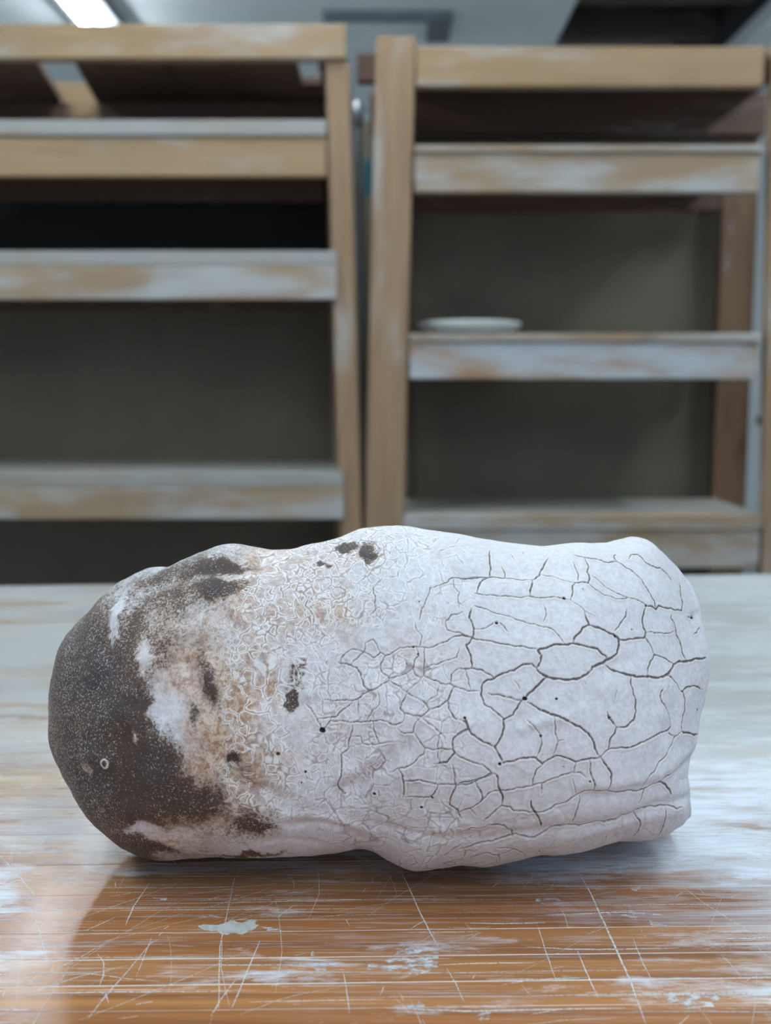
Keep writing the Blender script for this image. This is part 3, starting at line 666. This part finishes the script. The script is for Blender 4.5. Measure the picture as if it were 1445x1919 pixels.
# scratches filled with clay dust: thin ribbons following the top
def ribbons(name, lines, mat, z, parent):
    V, Fc = [], []
    for pts, wd in lines:
        n0 = len(V); n = len(pts)
        for i, (x, y) in enumerate(pts):
            a = pts[max(i-1,0)]; b = pts[min(i+1,n-1)]; dx, dy = b[0]-a[0], b[1]-a[1]; L = math.hypot(dx, dy) or 1
            h = wd/2*math.sin(math.pi*(i+.35)/(n-.3))**.5
            V += [(x-dy/L*h, y+dx/L*h, z), (x+dy/L*h, y-dx/L*h, z)]
        for i in range(n-1): k = n0+2*i; Fc.append((k+1, k+3, k+2, k))
    me = bpy.data.meshes.new(name); me.from_pydata(V, [], Fc); me.update()
    o = link(name, me, mat, None); o.parent = parent; o.matrix_parent_inverse = Matrix.Translation(parent.location).inverted()
    return o
sm = NT('scratch_dust'); sn = sm.noise(sm.obj(), 900, 4, .7)
sm.set(Base_Color=(.85,.87,.87), Roughness=.9, Alpha=sm.rng(sn, .32, .55, .12, .85))
def wob(a, b, n, amp, rr, bend=0.):
    out = []; L = math.hypot(b[0]-a[0], b[1]-a[1]); nx, ny = -(b[1]-a[1])/L, (b[0]-a[0])/L
    for i in range(n):
        t = i/(n-1); k = bend*L*math.sin(math.pi*t)+rr.uniform(-amp, amp)
        out.append((a[0]+(b[0]-a[0])*t+nx*k, a[1]+(b[1]-a[1])*t+ny*k))
    return out
lines = []; rr = random.Random(11)
for k in range(760):
    cx = rr.uniform(-.30, .34); cy = rr.uniform(.28, .72); L = rr.choice((.005,.008,.012,.018,.03,.06))*rr.uniform(.6,1.4)
    an = rr.choice((R(rr.gauss(62,14)), R(rr.gauss(100,12)), R(rr.gauss(12,14)), R(rr.gauss(35,18))))
    a = (cx-L/2*math.cos(an), cy-L/2*math.sin(an)); b = (cx+L/2*math.cos(an), cy+L/2*math.sin(an))
    lines.append((wob(a, b, 6, L*.008, rr, rr.uniform(-.05,.05)), rr.uniform(.00014,.00042)*(1 if L < .03 else .65)))
for k in range(420):   # long hairlines along the grain
    cx = rr.uniform(-.35, .40); cy = rr.uniform(.28, .85); L = rr.uniform(.02,.16); an = slant(cy)+rr.gauss(0,.015)
    a = (cx-L/2*math.cos(an), cy-L/2*math.sin(an)); b = (cx+L/2*math.cos(an), cy+L/2*math.sin(an))
    lines.append((wob(a, b, 8, .0001, rr), rr.uniform(.00015,.0005)))
for p, wd in SCR:
    q = []
    for a, b in zip(p, p[1:]): q += wob(a, b, 6, .00012, rr)[:-1]
    lines.append((q+[p[-1]], wd))
o = ribbons('scratches', lines, sm.m, TZ+.0002, bench); o['kind'] = 'stuff'; o['label'] = 'clay-filled knife scratches'
# dried clay smears
smr = NT('clay_smear'); nn = smr.noise(smr.mapv(smr.obj(), (1,2.2,1)), 170, 7, .7)
smr.set(Base_Color=(.78,.81,.84), Roughness=.85, Alpha=smr.rng(nn, .44, .60, 0, .75)); smr.bump(nn, .4, .0006)
gry = NT('clay_skin'); gn = gry.noise(gry.obj(), 260, 5, .6); gry.set(Base_Color=gry.mix(gry.rng(gn,.4,.6),(.44,.45,.42),(.56,.57,.54)), Roughness=.7); gry.bump(gn, .5, .0006)
def patch(name, outline, mat, h, parent, label, rough=0.0, seed=1):
    r2 = random.Random(seed); cxx = sum(p[0] for p in outline)/len(outline); cyy = sum(p[1] for p in outline)/len(outline)
    pts = []
    for i, p in enumerate(outline):
        q = outline[(i+1) % len(outline)]
        for k in range(4):
            t = k/4; pts.append((p[0]+(q[0]-p[0])*t+r2.uniform(-rough,rough), p[1]+(q[1]-p[1])*t+r2.uniform(-rough,rough)))
    V, Fc = [], []; n = len(pts)
    for z, s in ((TZ+.00005, 1.0), (TZ+h, .96), (TZ+h*1.15, .5)):
        V += [(cxx+(x-cxx)*s, cyy+(y-cyy)*s, z) for x, y in pts]
    V.append((cxx, cyy, TZ+h))
    for j in (0, 1):
        for i in range(n): a = j*n+i; b = j*n+(i+1) % n; Fc.append((a, b, b+n, a+n))
    for i in range(n): Fc.append((2*n+i, 2*n+(i+1) % n, 3*n))
    me = bpy.data.meshes.new(name); me.from_pydata(V, [], Fc); me.update()
    o = link(name, me, mat); o.parent = parent; o.matrix_parent_inverse = Matrix.Translation(parent.location).inverted()
    o['label'] = label; return o
patch('clay_patch', PATCH1, gry.m, .0004, bench, 'pale grey dried clay patch', .0004, 3)
for i, pp in enumerate(SMEARS):
    if i not in (5, 16): patch('clay_smear', pp, smr.m, .00015, bench, 'whitish clay smear', .0010, 10+i)

# ------------------------------------------------------------------ the big clay-skinned boulder
TT = R(16.5); CEN = np.array([0, .515, .825])
Av = np.array([1.,0,0]); Dv = np.array([0, math.cos(TT), -math.sin(TT)]); Bv = np.array([0, math.sin(TT), math.cos(TT)])
rng = np.random.default_rng(7)
RES = .00025; MA0, MB1 = -.170, .085; W_, H_ = 1361, 721     # working maps over the boulder, 0.25 mm cells
def vnoise(cell, cy=None, seed=0, shape=(H_, W_)):
    cy = cy or cell; g = np.random.default_rng(seed).random((int(shape[0]/cy)+4, int(shape[1]/cell)+4))
    y = np.arange(shape[0])/cy; x = np.arange(shape[1])/cell; yi = y.astype(int); xi = x.astype(int)
    fy = y-yi; fx = x-xi; fy = fy*fy*(3-2*fy); fx = fx*fx*(3-2*fx)
    A_ = g[yi][:, xi]; B_ = g[yi][:, xi+1]; C_ = g[yi+1][:, xi]; D_ = g[yi+1][:, xi+1]
    return (A_*(1-fx)+B_*fx)*(1-fy)[:, None]+(C_*(1-fx)+D_*fx)*fy[:, None]
def fbm(cell, oct=4, seed=0, cy=None, gain=.5):
    o_ = 0; a_ = 1; tot = 0
    for k in range(oct):
        c_ = cell/2**k
        if c_ < 1.5: break
        o_ = o_+a_*vnoise(c_, (cy or cell)/2**k, seed+k); tot += a_; a_ *= gain
    return o_/tot
def ss(x, a, b): t_ = np.clip((x-a)/(b-a), 0, 1); return t_*t_*(3-2*t_)
def cell_of(a4, b4): return (a4*1e-4-MA0)/RES, (MB1-b4*1e-4)/RES
def pts_of(s): return [cell_of(*map(float, k.split(','))) for k in s.split()]
def seg_min(D_, pts, off=0., reach=12):
    for (x0, y0), (x1, y1) in zip(pts, pts[1:]):
        xa, xb = int(max(0, min(x0,x1)-reach)), int(min(W_, max(x0,x1)+reach+2)); ya, yb = int(max(0, min(y0,y1)-reach)), int(min(H_, max(y0,y1)+reach+2))
        if xa >= xb or ya >= yb: continue
        X, Y = np.meshgrid(np.arange(xa, xb), np.arange(ya, yb)); dx, dy = x1-x0, y1-y0; L2 = dx*dx+dy*dy+1e-6
        t_ = np.clip(((X-x0)*dx+(Y-y0)*dy)/L2, 0, 1); d = np.hypot(X-x0-t_*dx, Y-y0-t_*dy)-off
        np.minimum(D_[ya:yb, xa:xb], d, out=D_[ya:yb, xa:xb])
def rough_line(pts, rr, amp=.10):
    for _ in range(3):
        o_ = [pts[0]]
        for a, b in zip(pts, pts[1:]):
            L = math.hypot(b[0]-a[0], b[1]-a[1])
            if L > 5: o_.append(((a[0]+b[0])/2+rr.uniform(-amp, amp)*L, (a[1]+b[1])/2+rr.uniform(-amp, amp)*L))
            o_.append(b)
        pts = o_
    return pts
XX, YY = np.meshgrid(np.arange(W_, dtype=float), np.arange(H_, dtype=float))
PX = XX*RES+MA0; PB = MB1-YY*RES
EC = np.full((H_, W_), 12.)
r3 = random.Random(3)
for l in CRACKS.split('\n'):
    wd, p = l.split(':'); P_ = rough_line(pts_of(p), r3)
    for i in range(len(P_)-1):
        fw = float(wd)*(.55+.55*r3.random())*min(1, .45+.25*min(i, len(P_)-2-i)); seg_min(EC, P_[i:i+2], fw/2)
def grid_cracks(cx_, cy_, seed, warp=5.):
    wx = XX+(fbm(14,3,seed+90)-.5)*2*warp+(fbm(60,2,seed+95)-.5)*18; wy = YY+(fbm(14,3,seed+80)-.5)*2*warp+(fbm(60,2,seed+85)-.5)*18
    gx_, gy_ = wx/cx_, wy/cy_; ix, iy = np.floor(gx_).astype(int), np.floor(gy_).astype(int)
    J = np.random.default_rng(seed).random((400, 400, 3)); best = np.full((H_, W_), 9.); sec = best.copy(); idb = np.zeros((H_, W_)); ids = idb.copy()
    for dj in (-1,0,1):
        for di in (-1,0,1):
            a_ = ix+di; b_ = iy+dj; q = J[b_ % 400, a_ % 400]
            d = np.hypot(a_+q[...,0]*.95-gx_, b_+q[...,1]*.95-gy_); m = d < best
            sec = np.where(m, best, np.minimum(sec, d)); ids = np.where(m, idb, np.where(d == sec, q[...,2], ids)); best = np.where(m, d, best); idb = np.where(m, q[...,2], idb)
    return (sec-best)*.5*min(cx_, cy_), (idb*7.3+ids*7.3) % 1.0
def net(cx_, cy_, seed, mask, wmax):
    e_, idd = grid_cracks(cx_, cy_, seed); w_ = wmax*mask*(.35+.65*fbm(30,2,seed+3)*1.6)
    w_ = np.where(mask < .12, -9, w_); w_ = np.where(idd < .30, -9, w_*(.6+.8*((idd*17.7) % 1.0))); return np.minimum(12., e_-w_/2), mask
bell = lambda v, a, b, c, d: ss(v, a, b)*(1-ss(v, c, d))
n_big = fbm(90, 4, 21)
m1 = bell(PX, -.082, -.055, .000, .035)*bell(PB, -.075, -.045, .09, .10)*ss(n_big, .25, .45)
m2 = bell(PX, -.045, -.02, .03, .05)*ss(fbm(70,3,31), .22, .42)*.95
m3 = bell(PX, -.03, .0, .15, .17)*(1-ss(PB, -.062, -.045))*.8
szm = fbm(110,3,66) > .5
e1a, _ = net(15, 15, 1, m1*szm, .8); e1b, _ = net(24, 22, 6, m1*(~szm), .9); e1 = np.minimum(e1a, e1b)
e2, _ = net(31, 27, 2, m2, 1.2); e3, _ = net(44, 17, 4, m3, .8)
lip_w = np.clip(m1*1.1+m2*.6+m3*.5, 0, 1)
EN = np.minimum(np.minimum(e1, e2), e3)
HO = np.full((H_, W_), 12.)
for k in HOLES.split():
    a_, b_, r_ = map(float, k.split(',')); x, y = cell_of(a_, b_)
    r_ *= .72; seg_min(HO, [(x-r_*.25, y), (x+r_*.25, y+r_*.15)], r_)
HO += (vnoise(6, seed=77)-.5)*1.6
RG = np.full((H_, W_), 12.)
for k in RINGS.split():
    a_, b_, r_ = map(float, k.split(',')); x, y = cell_of(a_, b_)
    seg_min(RG, [(x+r_*.7*math.cos(t_*.7), y+r_*math.sin(t_*.7)) for t_ in range(10)], .8)
small = [tuple(map(int, v.split())) for v in WHITE.split('\n')]; WG = np.array(small, float)/90.; TG = np.array([tuple(map(int, v.split())) for v in TAN.split('\n')], float)/90.
def up(G):
    fx = np.clip((PX+.17)/.010, 0, G.shape[1]-1.001); fy = np.clip((.09-PB)/.010, 0, G.shape[0]-1.001)
    j = fx.astype(int); i = fy.astype(int); u_ = fx-j; v_ = fy-i; u_ = u_*u_*(3-2*u_); v_ = v_*v_*(3-2*v_)
    return (G[i,j]*(1-u_)+G[i,j+1]*u_)*(1-v_)+(G[i+1,j]*(1-u_)+G[i+1,j+1]*u_)*v_
WM = up(WG); TM = up(TG)
for k in PATCHES.split('\n'):
    a_, b_, rx, ry, an, dl = map(float, k.split()); x, y = cell_of(a_, b_); c_, s_ = math.cos(R(an)), math.sin(R(an))
    wq = min(24, 6+rx*.6+ry*.6); dx = XX-x+(fbm(40,4,int(rx)+int(ry),gain=.65)-.5)*wq*1.8; dy = YY-y+(fbm(40,4,int(rx)*3+int(ry)+9,gain=.65)-.5)*wq*1.8; u_ = (dx*c_-dy*s_)/rx; v_ = (dx*s_+dy*c_)/ry
    WM += dl/9*np.exp(-np.power(u_*u_+v_*v_, 1.6)*.9)
WM += (fbm(60,6,51,gain=.7)-.5)*.55+(fbm(8,3,57,gain=.8)-.5)*.26
TM += (fbm(60,4,61)-.5)*.4
# relief in mm
HM = (fbm(150,2,5)-.5)*3.4+(fbm(60,3,8)-.5)*2.2+(fbm(22,3,14)-.5)*.6+(fbm(6,2,15)-.5)*.09
for l in RELIEF.split('\n'):
    hs, p = l.split(':'); h_, sg = map(float, hs.split()); D_ = np.full((H_, W_), 999.); seg_min(D_, rough_line(pts_of(p), r3, .05), 0, int(sg*3.2))
    HM += h_*np.exp(-(D_/sg)**2/1.6)*(.75+.5*fbm(30,2,int(sg)))
# plates of cracked skin stand slightly uneven; grooves between them
HM -= .55*(1-ss(EC, -1.4, .8)); HM += .16*np.exp(-((EC-2.4)/1.8)**2)
HM -= .22*(1-ss(EN, -.9, .7))*lip_w; HM += .12*np.exp(-((EN-1.6)/1.0)**2)*lip_w
HM -= 1.5*(1-ss(HO, -3.5, .6)); HM += .2*np.exp(-((HO-1.8)/1.3)**2)
HM += .3*np.exp(-(RG/1.6)**2)
HM += .12*(ss(WM, .4, .6)-.5)

NS, NF, NB = 1180, 660, 130
def dens(v, n, g=1.):
    v = np.array(v)/1e3; t_ = np.linspace(0, len(v)-1, n); i = np.clip(t_.astype(int), 1, len(v)-3); x = t_-i
    p0, p1, p2, p3 = v[i-1], v[i], v[i+1], v[i+2]
    return .5*((2*p1)+(-p0+p2)*x+(2*p0-5*p1+4*p2-p3)*x*x+(-p0+3*p1-3*p2+p3)*x**3)
a_, bt, bo, dr, cc = [dens(v, NS) for v in (ST_A, ST_T, ST_B, ST_D, ST_C)]
# even out station spacing along the length
tt = np.linspace(0, 1, NS); ends = np.sqrt(np.gradient(a_)**2+(np.gradient(bt)*.5)**2+(np.gradient(bo)*.5)**2); cum = np.cumsum(ends); cum = (cum-cum[0])/(cum[-1]-cum[0])
ti = np.interp(np.linspace(0, 1, NS), cum, tt); a_, bt, bo, dr, cc = [np.interp(ti, tt, v) for v in (a_, bt, bo, dr, cc)]
bo = np.minimum(bo, bt-.0004); dr = np.maximum(dr, .0003)
al = np.concatenate([np.linspace(-np.pi/2, np.pi/2, NF, endpoint=False), np.linspace(np.pi/2, 1.5*np.pi, NB, endpoint=False)]); NA = NF+NB
sup = lambda v, p: np.sign(v)*np.abs(v)**p
bc = (bt+bo)/2; br = (bt-bo)/2
b = bc[:, None]+br[:, None]*sup(np.sin(al), .92)[None]; c = cc[:, None]-dr[:, None]*sup(np.cos(al), .85)[None]
am = a_[:, None]+0*b
am = am-np.interp(b, [-.075,-.066,-.056,-.046,-.034,-.026,-.006,.008,.026,.044,.06], [0,.0005,.0052,.0085,.0073,.0044,.0013,0,.0015,.0015,0])*ss(am, .122, .150)
P = CEN+am[..., None]*Av+b[..., None]*Bv+c[..., None]*Dv
ga = np.gradient(P, axis=0); gb = (np.roll(P, -1, 1)-np.roll(P, 1, 1)); N = np.cross(ga, gb); N /= (np.linalg.norm(N, axis=2, keepdims=True)+1e-12)
if (N[NS//2, NF//2]@Dv) > 0: N = -N
def samp(G):
    fx = np.clip((am-MA0)/RES, 0, W_-1.01); fy = np.clip((MB1-b)/RES, 0, H_-1.01); j = fx.astype(int); i = fy.astype(int); u_ = fx-j; v_ = fy-i
    return (G[i,j]*(1-u_)+G[i,j+1]*u_)*(1-v_)+(G[i+1,j]*(1-u_)+G[i+1,j+1]*u_)*v_
fade = ss(np.abs(N@Dv), .02, .35)*.85+.15; endf = ss(np.minimum(np.arange(NS), NS-1-np.arange(NS)), 2, 60)[:, None]
P = P+N*(samp(HM)*fade*endf*1e-3)[..., None]
z = P[..., 2]; zf = TZ+.0004; k_ = .0012; zq = (z-zf)/k_
P[..., 2] = np.where(zq > 20, z, zf+k_*np.log1p(np.exp(np.clip(zq, -30, 20))))    # settles flat on the bench
V = P.reshape(-1, 3); base = np.array([0, .515, TZ]); V = V-base
ii = np.arange(NS-1)[:, None]*NA; jj = np.arange(NA)[None]; jn = (jj+1) % NA
q = np.stack([ii+jj, ii+jn, ii+NA+jn, ii+NA+jj], -1).reshape(-1, 4)
nv = len(V); V = np.vstack([V, V[:NA].mean(0), V[(NS-1)*NA:NS*NA].mean(0)])
j1 = np.arange(NA); t1 = np.stack([j1, np.full(NA, nv), (j1+1) % NA], -1); t2 = np.stack([(NS-1)*NA+j1, (NS-1)*NA+(j1+1) % NA, np.full(NA, nv+1)], -1)
lv = np.concatenate([q.reshape(-1), t1.reshape(-1), t2.reshape(-1)]).astype(np.int32)
cnt = np.concatenate([np.full(len(q), 4), np.full(2*NA, 3)]); st = np.concatenate([[0], np.cumsum(cnt)[:-1]]).astype(np.int32)
me = bpy.data.meshes.new('boulder'); me.vertices.add(len(V)); me.vertices.foreach_set('co', V.astype(np.float32).reshape(-1))
me.loops.add(len(lv)); me.loops.foreach_set('vertex_index', lv); me.polygons.add(len(cnt)); me.polygons.foreach_set('loop_start', st)
me.polygons.foreach_set('use_smooth', np.ones(len(cnt), bool)); me.update(calc_edges=True); me.validate()
for nm, G in (('white', WM), ('tan', TM), ('crack', EC), ('net', EN), ('lip', lip_w), ('hole', HO), ('ring', RG)):
    at = me.attributes.new(nm, 'FLOAT', 'POINT'); d = samp(G).reshape(-1); at.data.foreach_set('value', np.concatenate([d, [d[0], d[-1]]]).astype(np.float32))
me.flip_normals() if False else None

t = NT('charred_and_slipped_clay'); v = t.obj()
n1 = t.noise(v, 120, 8, .65); n2 = t.noise(v, 900, 5, .8); n3 = t.noise(v, 1150, 3, .6); n4 = t.noise(v, 28, 4, .6)
wv = t.attr('white')
s = t.math('ADD', wv, t.math('ADD', t.math('MULTIPLY', t.math('SUBTRACT', n1, .5), .30), t.math('MULTIPLY', t.math('SUBTRACT', n2, .5), 1.35)))
mask = t.rng(s, .35, .52)
dark = t.mix(t.rng(n4, .35, .65), (.055,.046,.049), (.070,.046,.038))
edge = t.rng(s, .10, .36, 0, .8); dark = t.mix(edge, dark, (.115,.062,.038))
sx = t.n('ShaderNodeSeparateXYZ', {0: v}).outputs[0]
spt = t.math('ADD', n3, t.math('ADD', t.rng(sx, -.158, -.10, .07, 0), t.math('MULTIPLY', t.math('SUBTRACT', t.noise(v, 45, 4, .6), .5), .22)))
spk = t.rng(spt, .585, .655, 0, .9); dark = t.mix(spk, dark, (.42,.36,.32))
spb = t.rng(t.noise(v, 750, 3, .7), .56, .68, 0, .7); dark = t.mix(spb, dark, (.13,.085,.062))
mot = t.rng(t.noise(v, 420, 5, .75), .38, .60)
tanf = t.math('ADD', t.attr('tan'), t.math('ADD', t.math('MULTIPLY', t.math('SUBTRACT', n1, .5), .5), -.07))
white = t.mix(mot, (.62,.595,.625), (.72,.705,.745))
white = t.mix(t.rng(t.noise(v, 1900, 2), .63, .72, 0, .35), white, (.36,.26,.24))
tanc = t.mix(mot, (.34,.185,.105), (.62,.48,.385))
white = t.mix(t.rng(tanf, .03, .62, 0, 1), white, tanc)
white = t.mix(t.rng(s, .40, .78, .85, 0), white, t.mix(t.rng(n4, .4, .6), (.26,.24,.215), (.30,.22,.165)))
c = t.mix(mask, dark, white)
ew = t.rng(wv, .25, .5)
lip = t.math('MULTIPLY', t.math('MULTIPLY', t.rng(t.math('ABSOLUTE', t.math('SUBTRACT', t.attr('net'), 1.5)), .3, 1.3, 1, 0), t.attr('lip')), ew)
c = t.mix(t.math('MULTIPLY', lip, .75), c, (.84,.82,.83))
lip2 = t.rng(t.math('ABSOLUTE', t.math('SUBTRACT', t.attr('crack'), 2.0)), .4, 1.7, .6, 0); c = t.mix(t.math('MULTIPLY', lip2, ew), c, (.86,.84,.85))
stain = t.rng(t.attr('crack'), 1, 9, .22, 0); c = t.mix(stain, c, (.48,.38,.34))
c = t.mix(t.math('MULTIPLY', t.rng(t.attr('net'), -.6, .75, .62, 0), t.math('MULTIPLY', t.attr('lip'), ew)), c, (.25,.19,.165))
c = t.mix(t.rng(t.attr('crack'), -.7, .8, .92, 0), c, (.10,.078,.072))
c = t.mix(t.rng(t.attr('ring'), 0, 1.6, .8, 0), c, (.72,.68,.66))
c = t.mix(t.rng(t.attr('hole'), -.8, 1.0, 1, 0), c, (.045,.028,.024))
t.set(Base_Color=c, Roughness=t.rng(mask, 0, 1, .62, .78), Specular_IOR_Level=.35)
t.bump(t.math('ADD', t.math('MULTIPLY', n2, .6), t.math('ADD', t.math('MULTIPLY', n3, .35), t.math('MULTIPLY', n1, .8))), .45, .0006)
bo_ = bpy.data.objects.new('clay_boulder', me); COL.objects.link(bo_); me.materials.append(t.m); bo_.location = base
tag(bo_, 'large oblong clay boulder, charred brown left end, crackled white right end, lying on the bench', 'boulder')
